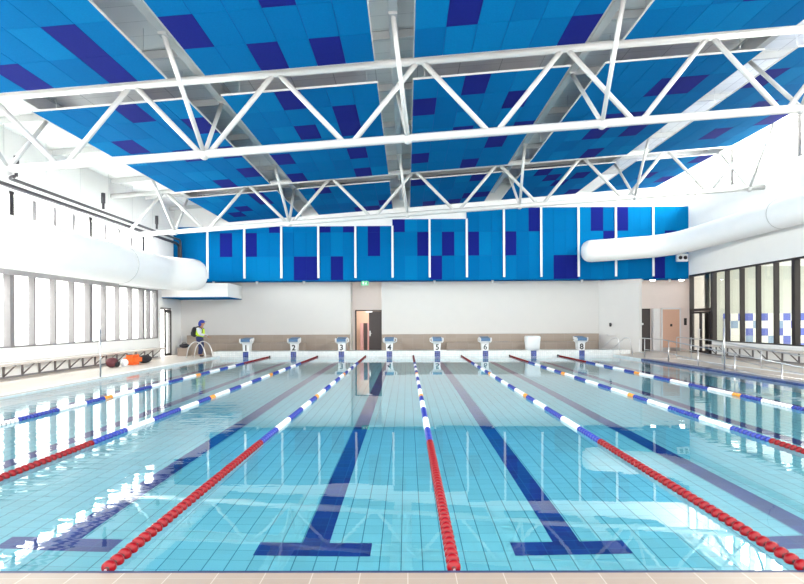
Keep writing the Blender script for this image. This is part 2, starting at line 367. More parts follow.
# ---------------------------------------------------------------- roof steel
BX = [-10.5, -5.56, -.6, 4.37, 9.3, 14.2]
beam_say = ['white longitudinal roof beam nearest the left window wall', 'white roof beam in the gap right of the leftmost blue rafts',
            'white roof beam running up the middle of the ceiling', 'white roof beam in the first gap right of centre',
            'white roof beam in the gap left of the rightmost rafts', 'white roof beam nearest the right window wall']
for x, say in zip(BX, beam_say):
    t = thing('roof_beam', say, 'beam', (x, 0, 0), 0, 'white beams running the length of the roof')
    z = sl(x, 8.46)
    b = MB(); b.box(-.1, .1, YB + .1, 26.4, z, z + .025); b.obj('bottom_flange', M['white_steel'], t)
    b = MB(); b.box(-.012, .012, YB + .1, 26.4, z + .025, z + .47); b.obj('web_plate', M['white_steel'], t)
    b = MB(); b.box(-.1, .1, YB + .1, 26.4, z + .47, z + .495); b.obj('top_flange', M['white_steel'], t)
# cross purlins above the rafts
for i, y in enumerate([0.6, 3.6, 6.6, 9.65, 12.7, 15.8, 19.8, 22.9, 25.6]):
    say = ['nearest the camera', 'second from the camera', 'third from the camera', 'just before the nearer truss', 'first beyond the nearer truss', 'midway between the two trusses', 'just before the farther truss', 'first beyond the farther truss', 'nearest the end wall'][i]
    b = MB()
    b.extr([(XL + .1, sl(XL + .1, 8.78)), (XR - .1, sl(XR - .1, 8.78)), (XR - .1, sl(XR - .1, 8.97)), (XL + .1, sl(XL + .1, 8.97))], 'y', y, y + .08)
    tag(b.obj('purlin', M['white_steel']), 'slender white purlin under the roof lining, ' + say, 'purlin', 'purlins under the roof lining')

def truss(y, say, zb):
    t = thing('roof_truss', say, 'roof truss', (0, y, 0), 0, 'white tubular trusses spanning the pool hall')
    za = 8.275
    b = MB(); b.tube([(XL, 0, sl(XL, za)), (XR, 0, sl(XR, za))], .105, 14); b.obj('top_chord', M['white_steel'], t)
    b = MB(); b.tube([(XL, 0, slb(XL, zb)), (XR, 0, slb(XR, zb))], .105, 14); b.obj('bottom_chord', M['white_steel'], t)
    tops = [-.33 + .36 + 3.6 * k for k in range(-3, 5)]; bots = [-.33 - 1.44 + 3.6 * k for k in range(-3, 5)]
    seq = sorted([(x, 1) for x in tops] + [(x, 0) for x in bots])
    for (x0, a), (x1, c) in zip(seq, seq[1:]):
        da, dc = (.045, .10) if a else (.10, .045)
        if x1 > XR - .1: continue
        b = MB(); b.tube([(x0 + da, 0, (sl(x0, za) if a else slb(x0, zb))), (x1 - dc, 0, (sl(x1, za) if c else slb(x1, zb)))], .066, 10)
        b.obj('web_member', M['white_steel'], t)
    for x in BX:
        xb = x + (.32 if x == -.6 else .18)
        for s in (-1, 1):
            b = MB(); b.tube([(xb, 0.0, slb(xb, zb)), (x, s * 1.9, sl(x, 8.44))], .055, 10); br = b.obj('knee_brace', M['white_steel'], t)
            b = MB(); b.box(x - .09, x + .09, s * 1.9 - .1, s * 1.9 + .1, sl(x, 8.40), sl(x, 8.455)); b.obj('bolt_plate', M['white_steel'], br)
        b = MB(); b.ell((xb, 0, slb(xb, zb - .02)), (.12, .125, .13)); b.obj('node_joint', M['white_steel'], t)
truss(9.9, 'white tubular truss spanning the hall nearest to the camera', 6.37)
truss(20.0, 'farther white tubular truss in front of the blue end wall', 6.44)

# ---------------------------------------------------------------- blue acoustic rafts
PX = {'A': (-10.03, 4.0, 6), 'B': (-5.1, 4.03, 6), 'C': (-.13, 4.04, 6), 'D': (4.83, 4.04, 6), 'E': (9.77, 3.43, 5)}
PY = {1: (.31, 7, 1.27), 2: (10.4, 7, 1.27), 3: (20.5, 5, 1.17)}
DARK = {(1, 'A'): [(4, 5), (4, 6), (1, 6)], (1, 'B'): [(0, 5), (3, 4), (2, 6), (4, 6)], (1, 'C'): [(1, 5), (5, 6), (3, 2)], (1, 'D'): [(3, 5), (1, 3)], (1, 'E'): [(2, 4)],
        (2, 'A'): [(3, 0), (1, 2), (3, 3), (5, 1), (5, 5), (3, 6), (5, 3)], (2, 'B'): [(2, 0), (4, 1), (4, 2), (2, 2), (0, 4), (4, 4), (0, 6), (4, 6)],
        (2, 'C'): [(2, 0), (0, 1), (4, 1), (2, 3), (5, 3), (4, 4), (0, 5), (3, 6)], (2, 'D'): [(3, 1), (4, 1), (2, 3), (3, 3), (2, 4), (4, 4), (3, 6)],
        (2, 'E'): [(0, 1), (2, 3), (4, 4), (2, 5)],
        (3, 'A'): [(4, 0), (4, 1), (2, 2), (1, 3)], (3, 'B'): [(1, 0), (5, 3), (3, 4), (4, 4)], (3, 'C'): [(0, 0), (4, 0), (4, 3), (5, 3), (1, 4), (3, 4)],
        (3, 'D'): [(1, 0), (2, 1), (4, 1), (3, 2), (5, 4)], (3, 'E'): [(4, 0), (2, 2), (4, 3)]}
rowsay = {1: 'row nearest the camera', 2: 'row between the two trusses', 3: 'row against the end wall'}
colsay = {'A': 'leftmost', 'B': 'second from left', 'C': 'middle', 'D': 'second from right', 'E': 'rightmost'}
for r in (1, 2, 3):
    for c in 'ABCDE':
        x0, wd, nc = PX[c]; y0, nr, dy = PY[r]; dx = wd / nc
        t = thing('acoustic_raft', f'blue tiled acoustic ceiling raft, {colsay[c]} of the {rowsay[r]}', 'ceiling raft', (x0, y0, 0), 0, 'blue acoustic rafts under the roof')
        def zz(u, a): return sl(x0 + u, a)
        b = MB(); a0 = 8.035
        L = nr * dy
        # backing board
        vs = [(0, zz(0, a0 + .012)), (wd, zz(wd, a0 + .012)), (wd, zz(wd, a0 + .05)), (0, zz(0, a0 + .05))]
        b.extr(vs, 'y', 0, L, 3)
        rg = random.Random(ord(c) * 31 + r)
        for i in range(nc):
            for j in range(nr):
                mi = 4 if (i, j) in DARK[(r, c)] else rg.choice([0, 0, 1, 0, 2])
                g = .006
                u0, u1, v0, v1 = i * dx + g, (i + 1) * dx - g, j * dy + g, (j + 1) * dy - g
                b.extr([(u0, zz(u0, a0)), (u1, zz(u1, a0)), (u1, zz(u1, a0 + .012)), (u0, zz(u0, a0 + .012))], 'y', v0, v1, mi)
        b.obj('felt_tiles', [M['blue'], M['blue2'], M['blue3'], M['seam'], M['navy']], t)
        b = MB(); h = .045
        for (u0, u1, v0, v1) in ((-.018, wd + .018, -.018, 0), (-.018, wd + .018, L, L + .018), (-.018, 0, 0, L), (wd, wd + .018, 0, L)):
            b.extr([(u0, zz(u0, a0 - .002)), (u1, zz(u1, a0 - .002)), (u1, zz(u1, a0 + h)), (u0, zz(u0, a0 + h))], 'y', v0, v1)
        b.obj('edge_trim', M['white_steel'], t)
        for (u, v) in ((.3, .5), (wd - .3, .5), (.3, L - .5), (wd - .3, L - .5), (.3, L / 2), (wd - .3, L / 2)):
            b = MB(); b.tube([(u, v, zz(u, a0 + .05)), (u, v, zz(u, 9.0))], .008, 6); b.obj('hanger_rod', M['steel'], t)

# ---------------------------------------------------------------- blue end wall cladding, bay by bay
bx = [XL] + [-11.22 + 2.025 * k for k in range(13)] + [XR]
WD = {1: [(1, 1)], 2: [(0, 1), (2, 2)], 3: [(1, 0), (2, 0)], 4: [(1, 0), (0, 2), (2, 2)], 5: [(1, 1), (1, 2)], 6: [(0, 2), (2, 1)], 7: [(1, 1), (0, 0)],
      8: [(0, 1)], 9: [(0, 1), (2, 2)], 10: [(1, 0), (2, 0)], 11: [(1, 2), (2, 1)], 12: [(0, 2)], 13: [(1, 1), (0, 0)]}
LT = {2: [(1, 0), (0, 0), (2, 0)], 6: [(1, 0), (1, 2)], 11: [(0, 1), (0, 2), (1, 1)], 12: [(1, 2), (2, 2), (0, 1), (1, 1), (2, 1)], 13: [(0, 2), (1, 2), (2, 2), (0, 1), (2, 1)], 4: [(1, 1)], 8: [(1, 1)], 7: [(2, 1)]}  # paler tiles; the upper ones at the right paint in the light falling there
ORD = ['first', 'second', 'third', 'fourth', 'fifth', 'sixth', 'seventh', 'eighth', 'ninth', 'tenth', 'eleventh', 'twelfth', 'thirteenth', 'last']
for i in range(14):
    x0, x1 = bx[i], bx[i + 1]
    top = 7.06 if i < 6 else (7.42 if i < 8 else 8.02)
    t = thing('wall_panel_bay', f'blue felt cladding bay on the end wall, {ORD[i]} from the left', 'wall cladding', (x0, 26.4, 4.11), 0, 'blue cladding bays on the end wall')
    b = MB(); wd = x1 - x0; dx = wd / 3; rg = random.Random(i + 5)
    b.box(0, wd, .03, .1, 0, top - 4.11, 3)
    for cc in range(3):
        for rr_ in range(3):
            z0 = 1.303 * rr_; z1 = min(1.303 * (rr_ + 1), top - 4.11)
            if z1 <= z0: continue
            mi = 4 if (cc, rr_) in WD.get(i, []) else (1 if (cc, rr_) in LT.get(i, []) else rg.choice([0, 0, 2, 0]))
            b.box(cc * dx + .004, (cc + 1) * dx - .004, 0, .03, z0 + .004, z1 - .004, mi)
    b.obj('felt_tiles', [M['blue'], M['blue2'], M['blue3'], M['seam'], M['navy']], t)
    if i < 13:
        b = MB(); b.box(wd - .055, wd + .055, -.05, .0, .12, (8.02 if i >= 8 else 7.42 if i >= 6 else 7.06) - 4.11)
        b.obj('cover_strip', M['plastic_white'], t)
    b = MB(); b.box(0, wd, .0, 1.0, -.03, 0)
    b.obj('underside_board', M['blue3'], t)

# ---------------------------------------------------------------- windows, left
winno = [0]
def window(side, X, y0, y1, z0, z1, n, fin, heavy, mfin, mheavy, mframe=None, depth=.24):
    """side -1: the outside lies at smaller x"""
    winno[0] += 1
    t = thing(f'window_{winno[0]}', None, None, (X, y0, z0)); t['kind'] = 'structure'
    L = y1 - y0; H = z1 - z0; s = side
    def bx_(a0, a1, *r): return (min(a0, a1), max(a0, a1)) + r
    b = MB()
    b.box(*bx_(0, s * .2), 0, L, 0, .05); b.box(*bx_(0, s * .2), 0, L, H - .07, H)
    b.obj('window_frame', M[mframe or mheavy], t)
    b = MB(); b.box(*bx_(-s * .02, s * depth), L - .10, L + .10, 0, H); b.obj('post', M[mheavy], t)
    for k in range(1, n):
        y = L * k / n
        b = MB(); b.box(*bx_(0, s * depth), y - fin / 2, y + fin / 2, 0.05, H - .07); b.obj('mullion', M[mfin], t)
    for k in range(n):
        ya, yb = L * k / n + .04, L * (k + 1) / n - .04
        b = MB(); b.box(*bx_(s * .17, s * .18), ya, yb, .05, H - .07); b.obj('pane', M['glass'], t)
    return t
for y0, y1, n in ((22.9, 24.35, 2), (18.4, 22.9, 4), (13.9, 18.4, 4), (9.4, 13.9, 4), (4.9, 9.4, 4), (.4, 4.9, 4), (-4.1, .4, 4)):
    window(-1, XL, y0, y1, WZ0, WZ1, n, .07, .2, 'frame_grey', 'frame_grey', depth=.22)
for y0, y1 in ((18.4, 22.9), (13.9, 18.4), (9.4, 13.9), (4.9, 9.4), (.4, 4.9), (-4.1, .4)):
    window(-1, XL, y0, y1, 5.30, 6.08, 4, .2, .16, 'frame_grey', 'frame_dark', 'white_wall')
b = MB()
for y in (22.9, 18.4, 13.9, 9.4, 4.9, .4):
    b.box(XL - .31, XL - .05, y + .1, y + .2, WZ0, WZ1)
struct(b.obj('trim_post_gaskets', M['frame_dark']))
# grey roller blind header over the nearer windows
b = MB(); b.box(XL, XL + .06, YB, 20.5, 3.38, 3.58); struct(b.obj('trim_blind_header', M['blind']))
# glazed door at the far left corner
t = thing('door_1', None, None, (XL, 24.75, 0.06)); t['kind'] = 'structure'
b = MB(); b.box(-.2, -.02, 0, .07, 0, 2.56); b.box(-.2, -.02, 1.28, 1.35, 0, 2.56); b.box(-.2, -.02, 0, 1.35, 2.5, 2.56); b.obj('door_frame', M['frame_grey'], t)
b = MB(); b.box(-.01, .05, .45, .56, 0.02, 2.4); b.box(-.01, .05, 1.15, 1.25, .02, 2.4); b.box(-.01, .05, .45, 1.25, 2.3, 2.42); b.box(-.01, .05, .45, 1.25, .02, .14); b.obj('door_leaf', M['frame_dark'], t)
b = MB(); b.box(.015, .025, .56, 1.15, .14, 2.3); b.obj('pane', M['glass'], t)
b = MB(); b.box(.05, .14, .3, .9, 2.36, 2.46); b.box(.05, .1, -.1, .4, 2.44, 2.48); b.obj('door_closer', M['frame_dark'], t)
b = MB(); b.box(-.2, -.12, .0, .07, 0, 2.4); b.obj('door_handle', M['steel'], t)

# windows, right: clerestory
for y0, y1 in ((22.3, 26.8), (17.8, 22.3), (13.3, 17.8), (8.8, 13.3), (4.3, 8.8), (-.2, 4.3)):
    window(1, XR, y0, y1, 8.2, 9.85, 4, .09, .16, 'blind', 'frame_grey', 'white_wall')
# windows, right: tall glazing in dark frames
for y0, y1, n in ((18.2, 24.12, 5), (13.4, 18.2, 4), (8.6, 13.4, 4)):
    window(1, XR, y0, y1, GZ0, GZ1, n, .09, .2, 'frame_dark', 'frame_dark', depth=.2)
t = thing('door_2', None, None, (XR, 24.25, 0.08)); t['kind'] = 'structure'
b = MB()
b.box(0, .2, -.08, -.0, 0, 4.19); b.box(0, .2, 1.98, 2.1, 0, 4.19)
b.box(0, .2, 0, 2.1, 4.09, 4.19); b.box(0, .2, 0, 2.1, 2.22, 2.36)
b.obj('door_frame', M['frame_dark'], t)
for y in (.12, 1.06):
    b = MB(); b.box(.03, .09, y, y + .09, .02, 2.2); b.box(.03, .09, y + .83, y + .92, .02, 2.2); b.box(.03, .09, y, y + .92, 2.1, 2.2); b.box(.03, .09, y, y + .92, .02, .16)
    lf = b.obj('door_leaf', M['frame_dark'], t)
    b = MB(); b.box(.055, .062, y + .09, y + .83, .16, 2.1); b.obj('pane', M['glass'], lf)
    hy = y + .86 if y < 1 else y + .06
    b = MB(); b.tube([(-.04, hy, .8), (-.04, hy, 1.3)], .015); b.tube([(.03, hy, .85), (-.04, hy, .85)], .012); b.tube([(.03, hy, 1.25), (-.04, hy, 1.25)], .012); b.obj('door_handle', M['steel'], lf)
b = MB(); b.box(.09, .1, .12, 1.98, 2.36, 4.09); b.obj('pane', M['glass'], t)

# mural of blue and white tiles on the inner hall wall
t = thing('tile_mural', 'blue and white chequered tile mural seen through the right glazing', 'mural', (18.3, 28.99, .02), 0)
b = MB(); q = .44; rg = random.Random(3)
pat = ["b.bb.b..b.b..b.b", "wt..t..t.b.t.t..", "b..b.b.b..b.b..b", "t..t..t.b..t..t.", "b.b..b..b.b..b.b"]
for j, row in enumerate(pat):
    for i, ch in enumerate(row):
        mi = {'b': 0, 't': 1, 'w': 2, '.': 2}[ch]
        b.box(i * q + .005, (i + 1) * q - .005, -.012, 0, (4 - j) * q + .005, (5 - j) * q - .005, mi)
b.obj('mural_tiles', [M['mural_blue'], M['mural_teal'], M['mural_white']], t)
for k, (x, y) in enumerate(((17.2, 14), (17.2, 18), (17.2, 22), (17.2, 26), (21, 18), (21, 23))):
    b = MB(); b.tube([(x, y, 4.93), (x, y, 4.999)], .18, 20)
    m = bpy.data.materials.get('lit_downlight')
    if not m:
        m = bpy.data.materials.new('lit_downlight'); m.use_nodes = True; pb = m.node_tree.nodes['Principled BSDF']; pb.inputs['Emission Color'].default_value = (1, .96, .88, 1); pb.inputs['Emission Strength'].default_value = 8
    tag(b.obj('downlight', m), 'small round lit downlight behind the right glazing, ' + ['nearest the glass and nearest the camera', 'second along the row by the glass', 'third along the row by the glass', 'farthest of the row by the glass', 'nearer one of the inner pair', 'farther one of the inner pair'][k], 'light', 'downlights in the inner hall')

# ---------------------------------------------------------------- doors in the far wall
t = thing('door_3', None, None, (-3.34, 28.42, 0.06)); t['kind'] = 'structure'
b = MB(); b.box(0, .07, 0, .1, 0, 2.46); b.box(1.52, 1.59, 0, .1, 0, 2.46); b.box(0, 1.59, 0, .1, 2.4, 2.46); b.obj('door_frame', M['frame_dark'], t)
b = MB(); b.box(.80, 1.52, .02, .07, .01, 2.39); lf = b.obj('door_leaf', M['door_dark'], t)
b = MB(); b.box(.84, .88, .0, .02, .95, 1.25); b.tube([(.86, -.03, 1.1), (.98, -.03, 1.1)], .012); b.obj('door_handle', M['steel'], lf)
b = MB(); b.box(.62, 1.0, -.03, .02, 2.32, 2.38); b.obj('door_closer', M['steel'], t)
for k in range(4):
    b = MB(); b.box(-3.2 + .22 * k, -3.0 + .22 * k, 30.2, 30.7, .06, 1.75 - .0 * k, 0)
    tt = tag(b.obj('locker', M['locker'] if k != 1 else M['door_dark']), None, 'locker', 'lockers beyond the open door')
    tt['label'] = ['narrow pink locker at the left of the open doorway', 'dark brown locker among pink ones beyond the open door', 'narrow pink locker right beside the dark brown one', 'narrow pink locker farthest right beyond the open door'][k]
t = thing('door_4', None, None, (12.45, 27.86, 0.08)); t['kind'] = 'structure'
b = MB(); b.box(0, .05, 0, .06, 0, 2.42); b.box(1.02, 1.08, 0, .06, 0, 2.42); b.box(0, 1.08, 0, .06, 2.36, 2.42); b.obj('door_frame', M['frame_dark'], t)
b = MB(); b.box(.05, 1.02, .01, .05, .01, 2.36); lf = b.obj('door_leaf', M['door_dark'], t)
b = MB(); b.tube([(.66, .01, 1.55), (.66, 0, 1.55)], .06, 16); b.obj('sign_disc', M['plastic_white'], lf)
t = thing('door_5', None, None, (14.25, 27.86, 0.08)); t['kind'] = 'structure'
b = MB(); b.box(-.09, 0, 0, .06, 0, 2.46); b.box(.95, 1.04, 0, .06, 0, 2.46); b.box(-.09, 1.04, 0, .06, 2.37, 2.46); b.obj('door_frame', M['plastic_white'], t)
b = MB(); b.box(0, .95, .01, .05, .01, 2.37); lf = b.obj('door_leaf', M['door_beige'], t)
b = MB(); b.box(.42, .54, .0, .01, 1.4, 1.54); b.obj('door_sign', M['black'], lf)
b = MB(); b.box(.0, .95, -.005, .012, .01, .2); b.obj('kick_plate', M['steel'], lf)
b = MB(); b.box(13.62, 14.02, 27.72, 27.91, .08, 2.5); b.box(13.66, 13.82, 27.70, 27.72, .12, 2.46); b.box(13.84, 13.98, 27.70, 27.72, .12, 2.46)
tag(b.obj('service_cupboard', M['plastic_white']), 'slim white cupboard between the dark door and the beige door', 'cupboard')
b = MB(); b.box(15.48, 15.62, 27.88, 27.92, 1.55, 1.95); b.box(15.51, 15.59, 27.87, 27.88, 1.72, 1.9)
tag(b.obj('door_plaque', M['black']), 'small black plaque on the wall right of the beige door', 'sign')

# exit sign
for k, x in enumerate((13.3, 14.9)):
    b = MB(); b.tube([(x, 27.0, 4.076), (x, 27.0, 4.02)], .13, 20); tag(b.obj('alcove_light', bpy.data.materials['lit_downlight']), 'round lit soffit light over the right alcove, ' + ['left', 'right'][k] + ' of two', 'light', 'lights over the alcove')
b = MB(); b.box(-3.1, -2.3, 29.3, 30.1, 2.95, 2.999)  # unseen glowing panel added to brighten the corridor
tag(b.obj('ceiling_light', bpy.data.materials['lit_downlight']), 'square lit ceiling light in the corridor beyond the open door', 'light')
t = thing('exit_sign', 'small green running-man exit sign under the blue cladding above the open door', 'sign', (-2.62, 26.45, 3.82))
b = MB(); b.box(-.2, .2, 0, .05, 0, .24); b.obj('sign_box', M['green'], t)
b = MB(); b.box(-.12, -.04, -.006, 0, .05, .19); b.obj('door_symbol', M['plastic_white'], t)
b = MB(); b.box(.07, .1, -.006, 0, .15, .18); b.box(.03, .1, -.006, 0, .09, .15); b.box(.0, .05, -.006, 0, .04, .09); b.box(.08, .14, -.006, 0, .04, .07); b.obj('runner_symbol', M['plastic_white'], t)
b = MB(); b.box(-.1, -.08, .02, .04, .24, .27); b.box(.08, .1, .02, .04, .24, .27); b.obj('bracket', M['steel'], t)
# small spotlights in the soffit
for q_, x in enumerate((-11.0, -8.6, -6.0, 1.2, 4.4, 9.3, 12.6, 14.1)):
    b = MB(); b.tube([(x, 26.7, 4.0), (x, 26.7, 4.08)], .07, 14); b.box(x - .03, x + .03, 26.67, 26.73, 3.94, 4.0)
    tag(b.obj('soffit_sensor', M['plastic_white']), 'small white fitting under the blue cladding of the end wall, ' + NTH[q_], 'fitting', 'fittings under the blue cladding')
# wall speaker at right end of cladding
t = thing('wall_speaker', 'small white box speaker on the end wall under the right duct', 'speaker', (14.55, 26.22, 5.0))
b = MB(); b.box(-.3, .3, -.1, .1, 0, .42); b.obj('cabinet', M['plastic_white'], t, bevel=.02)
for x in (-.13, .13):
    b = MB(); b.tube([(x, -.115, .2), (x, -.10, .2)], .1, 18); b.obj('speaker_cone', M['frame_dark'], t)
b = MB(); b.box(-.05, .05, .1, .18, .1, .3); b.obj('bracket', M['steel'], t)

# ---------------------------------------------------------------- white bulkhead box over the left door
t = thing('ceiling_box', 'white boxed bulkhead with blue underside below the left duct', 'bulkhead', (0, 0, 0))
b = MB(); b.box(XL + .01, -9.65, 24.9, 27.39, 3.16, 3.88); b.obj('casing', M['white_wall'], t)
b = MB(); b.box(XL + .01, -9.65, 24.9, 27.39, 3.12, 3.16); b.obj('underside_board', M['blue3'], t)

# ---------------------------------------------------------------- ducts
def duct(name, say, path, r, seams):
    t = thing(name, say, 'air duct', (0, 0, 0))
    pts = rounded(path, 1.6, 10); L = len(pts)
    rr = [r] * L
    e = (pts[-1] - pts[-2]).normalized(); p = pts[-1]
    for a, k in ((.35, .95), (.6, .8), (.75, .6), (.82, .35), (.85, .02)):
        pts.append(p + e * a * r); rr.append(r * k)
    b = MB(); b.tube(pts, rr, 40); b.obj('duct_skin', M['duct'], t)
    for (p, d) in seams:
        p = Vector(p); d = Vector(d).normalized()
        b = MB(); b.tube([p - d * .02, p + d * .02], r + .012, 40); b.obj('seam_ring', M['white_steel'], t)
    return t
duct('air_duct', 'fat white round air duct along the left window wall', [(-12.23, YB, 4.25), (-12.23, 22.9, 4.25), (-11.2, 24.1, 4.25)], .8,
     [((-12.23, 19.0, 4.25), (0, 1, 0)), ((-12.23, 9.0, 4.25), (0, 1, 0))])
duct('air_duct', 'slimmer white round air duct bending along the blue end wall at right',
     [(14.38, YB, 6.0), (14.38, 21.0, 5.97), (13.5, 25.35, 5.75), (9.42, 25.5, 5.5)], .58, [((14.38, 12.0, 5.985), (0, 1, 0)), ((14.38, 18.0, 5.975), (0, 1, 0))])

# dark drainage pipes high on the left wall
t = thing('drain_pipework', 'pair of dark drain pipes running high along the left wall', 'pipes', (0, 0, 0))
b = MB(); b.tube(rounded([(-12.75, YB, 6.12), (-12.75, 26.0, 6.12), (-12.75, 26.3, 6.0), (-12.75, 26.3, 4.6)], .2), .07, 12); b.obj('lower_pipe', M['pipe'], t)
b = MB(); b.tube(rounded([(-12.3, 12.9, 6.30), (-12.6, 13.1, 6.30), (-12.6, 26.1, 6.30), (-12.6, 26.3, 4.6)], .15), .055, 12); b.obj('upper_pipe', M['pipe'], t)
for y in (13.0, 17.9, 22.6):
    b = MB(); b.tube([(-12.3, y, 6.32), (-12.3, y, 6.55)], .05); b.tube([(-12.3, y, 6.55), (-12.3, y, 6.95)], .075, 12); b.obj('downpipe', M['pipe'], t)
for y in range(-3, 26, 2):
    b = MB(); b.tube([(-12.68, y, 6.2), (-12.68, y, 8.0)], .008, 5); b.obj('hanger_rod', M['steel'], t)

# ---------------------------------------------------------------- tiered tiled seating along the far wall
for x0, x1, name in ((-12.6, -3.55, 'left'), (-1.72, 10.3, 'right')):
    t = thing('tiered_bench', f'greige tiled two-step bench against the far wall, {name} of the open door', 'bench', (0, 0, 0))
    b = MB(); b.box(x0, x1, 26.95, 27.39, 0.06, 1.12); b.obj('upper_step', M['benchtile'], t)
    segs = [(x0 + .0, -5.95), (-4.6, x1)] if name == 'left' else [(x0, -.62), (1.85, x1 - .3)]
    for a, c in segs:
        b = MB(); b.box(a, c, 26.4, 26.95, .06, .69); b.obj('lower_step', M['benchtile'], t)

# ---------------------------------------------------------------- starting blocks
NUM = '12345678'
def starting_block(k):
    x = -8.75 + 2.5 * k
    if NUM[k] == '7': say = 'starting block hidden under a plain white fitted cover'
    else: say = f'white numbered starting block with a grey-blue sloped top, {NTH[k]} of the row'
    t = thing('starting_block', say, 'starting block', (x, 25.3, .3), 0, 'starting blocks on the far bulkhead')
    if NUM[k] == '7':
        b = MB()
        sec = [(.004, .32, .35), (.25, .33, .36), (.5, .36, .38), (.68, .37, .40), (.74, .33, .37)]
        rings = []
        for z, hx, hy in sec:
            rings.append([b.b.verts.new((hx * sx * (.98 if (i % 2) else 1), hy * sy, z)) for i, (sx, sy) in enumerate(((-1, -.8), (-.8, -1), (.8, -1), (1, -.8), (1, .8), (.8, 1), (-.8, 1), (-1, .8)))])
        for r0, r1 in zip(rings, rings[1:]):
            for i in range(8): b.b.faces.new((r0[i], r0[(i + 1) % 8], r1[(i + 1) % 8], r1[i])).smooth = True
        b.b.faces.new(rings[-1]); b.b.faces.new(rings[0][::-1])
        b.obj('cover', M['plastic_white'], t)
        return
    # tapering pedestal
    b = MB()
    s = [(0, .16, .25), (.36, .18, .25), (.44, .22, .31), (.50, .28, .36)]
    rings = [[b.b.verts.new((hx * sx, hy * sy, z)) for sx, sy in ((-1, -1), (1, -1), (1, 1), (-1, 1))] for z, hx, hy in s]
    for r0, r1 in zip(rings, rings[1:]):
        for i in range(4): b.b.faces.new((r0[i], r0[(i + 1) % 4], r1[(i + 1) % 4], r1[i]))
    b.b.faces.new(rings[-1]); b.b.faces.new(rings[0][::-1])
    b.obj('pedestal', M['plastic_white'], t)
    b = MB(); b.extr([(-.38, .50), (.36, .56), (.36, .70), (-.38, .62)], 'x', -.27, .27); b.obj('deck_board', M['plastic_white'], t)
    b = MB(); b.extr([(-.40, .50), (-.38, .50), (-.38, .62), (.34, .70), (.34, .715), (-.40, .64)], 'x', -.235, .235); b.obj('grip_pad', M['pad'], t)
    for sx in (-1, 1):
        big = (sx > 0) == (k < 4)
        b = MB(); e = .12 if big else .05
        b.tube(rounded([(sx * .26, -.30, .66), (sx * (.26 + e), -.32, .66), (sx * (.26 + e), -.32, .5), (sx * .24, -.3, .42)], .04), .022, 8)
        b.obj('hand_grip', M['plastic_white'], t)
    b = MB(); b.box(-.15, .15, -.262, -.250, .04, .35); pl = b.obj('number_plate', M['plastic_white'], t)
    cu = bpy.data.curves.new('numeral', 'FONT'); cu.body = NUM[k]; cu.size = .40; cu.extrude = .003; cu.align_x = 'CENTER'; cu.offset = .004 if k == 5 else .012; cu.resolution_u = 24
    tmp = bpy.data.objects.new('tmp', cu); C.objects.link(tmp)
    me = bpy.data.meshes.new_from_object(tmp.evaluated_get(bpy.context.evaluated_depsgraph_get())); bpy.data.objects.remove(tmp)
    me.materials.clear(); me.materials.append(M['black'])
    o = bpy.data.objects.new('numeral', me); link(o, pl); o.rotation_euler = (R(90), 0, 0); o.location = (0, -.266, .055)
for k in range(8): starting_block(k)

# ---------------------------------------------------------------- lane ropes
def bead_mesh():
    b = MB(); n = 14
    prof_ = [(-.05, .016), (-.030, .018), (-.027, .040), (-.018, .050), (.0, .052), (.018, .050), (.027, .040), (.030, .018), (.05, .016)]
    rings = [[b.b.verts.new((r * math.cos(2 * math.pi * i / n), y, r * math.sin(2 * math.pi * i / n))) for i in range(n)] for y, r in prof_]
    for q, (r0, r1) in enumerate(zip(rings, rings[1:])):
        for i in range(n):
            f = b.b.faces.new((r0[i], r0[(i + 1) % n], r1[(i + 1) % n], r1[i])); f.smooth = True
            if q in (0, len(rings) - 2): f.material_index = 1
    b.b.faces.new(rings[0][::-1]); b.b.faces.new(rings[-1])
    for i in range(7):   # fins
        a = 2 * math.pi * i / 7; c, s_ = math.cos(a), math.sin(a)
        b.tube([(.020 * c, .028, .020 * s_), (.038 * c, .044, .038 * s_), (.020 * c, .050, .020 * s_)], .004, 4)
    bmesh.ops.recalc_face_normals(b.b, faces=b.b.faces)
    return b
bb = bead_mesh(); proto = {}
for cn in ('red', 'fblue', 'fwhite', 'forange'):
    me = bpy.data.meshes.new('float_disc_' + cn); bb.b.to_mesh(me); me.materials.append(M[cn]); me.materials.append(M['core']); proto[cn] = me
bands = [(4.2, 'red'), (5.2, 'fblue'), (6.2, 'fwhite'), (7.35, 'fblue'), (8.4, 'fwhite'), (9.1, 'fblue'), (9.5, 'forange'), (10.5, 'fwhite'), (11.5, 'fblue'), (12.6, 'fwhite'),
         (13.7, 'fblue'), (14.8, 'fwhite'), (15.2, 'forange'), (16.1, 'fblue'), (17.2, 'fwhite'), (18.2, 'fblue'), (19.2, 'fwhite'), (20.3, 'fblue'), (25, 'red')]
def bcol(y):
    for e, c in bands:
        if y < e: return c
    return 'red'
fl_lab = {'red': 'red float disc', 'fblue': 'blue float disc', 'fwhite': 'white float disc', 'forange': 'orange float disc'}
PIT = .109
RTH = ['leftmost', 'second from left', 'third from left', 'middle one', 'third from right', 'second from right', 'rightmost']
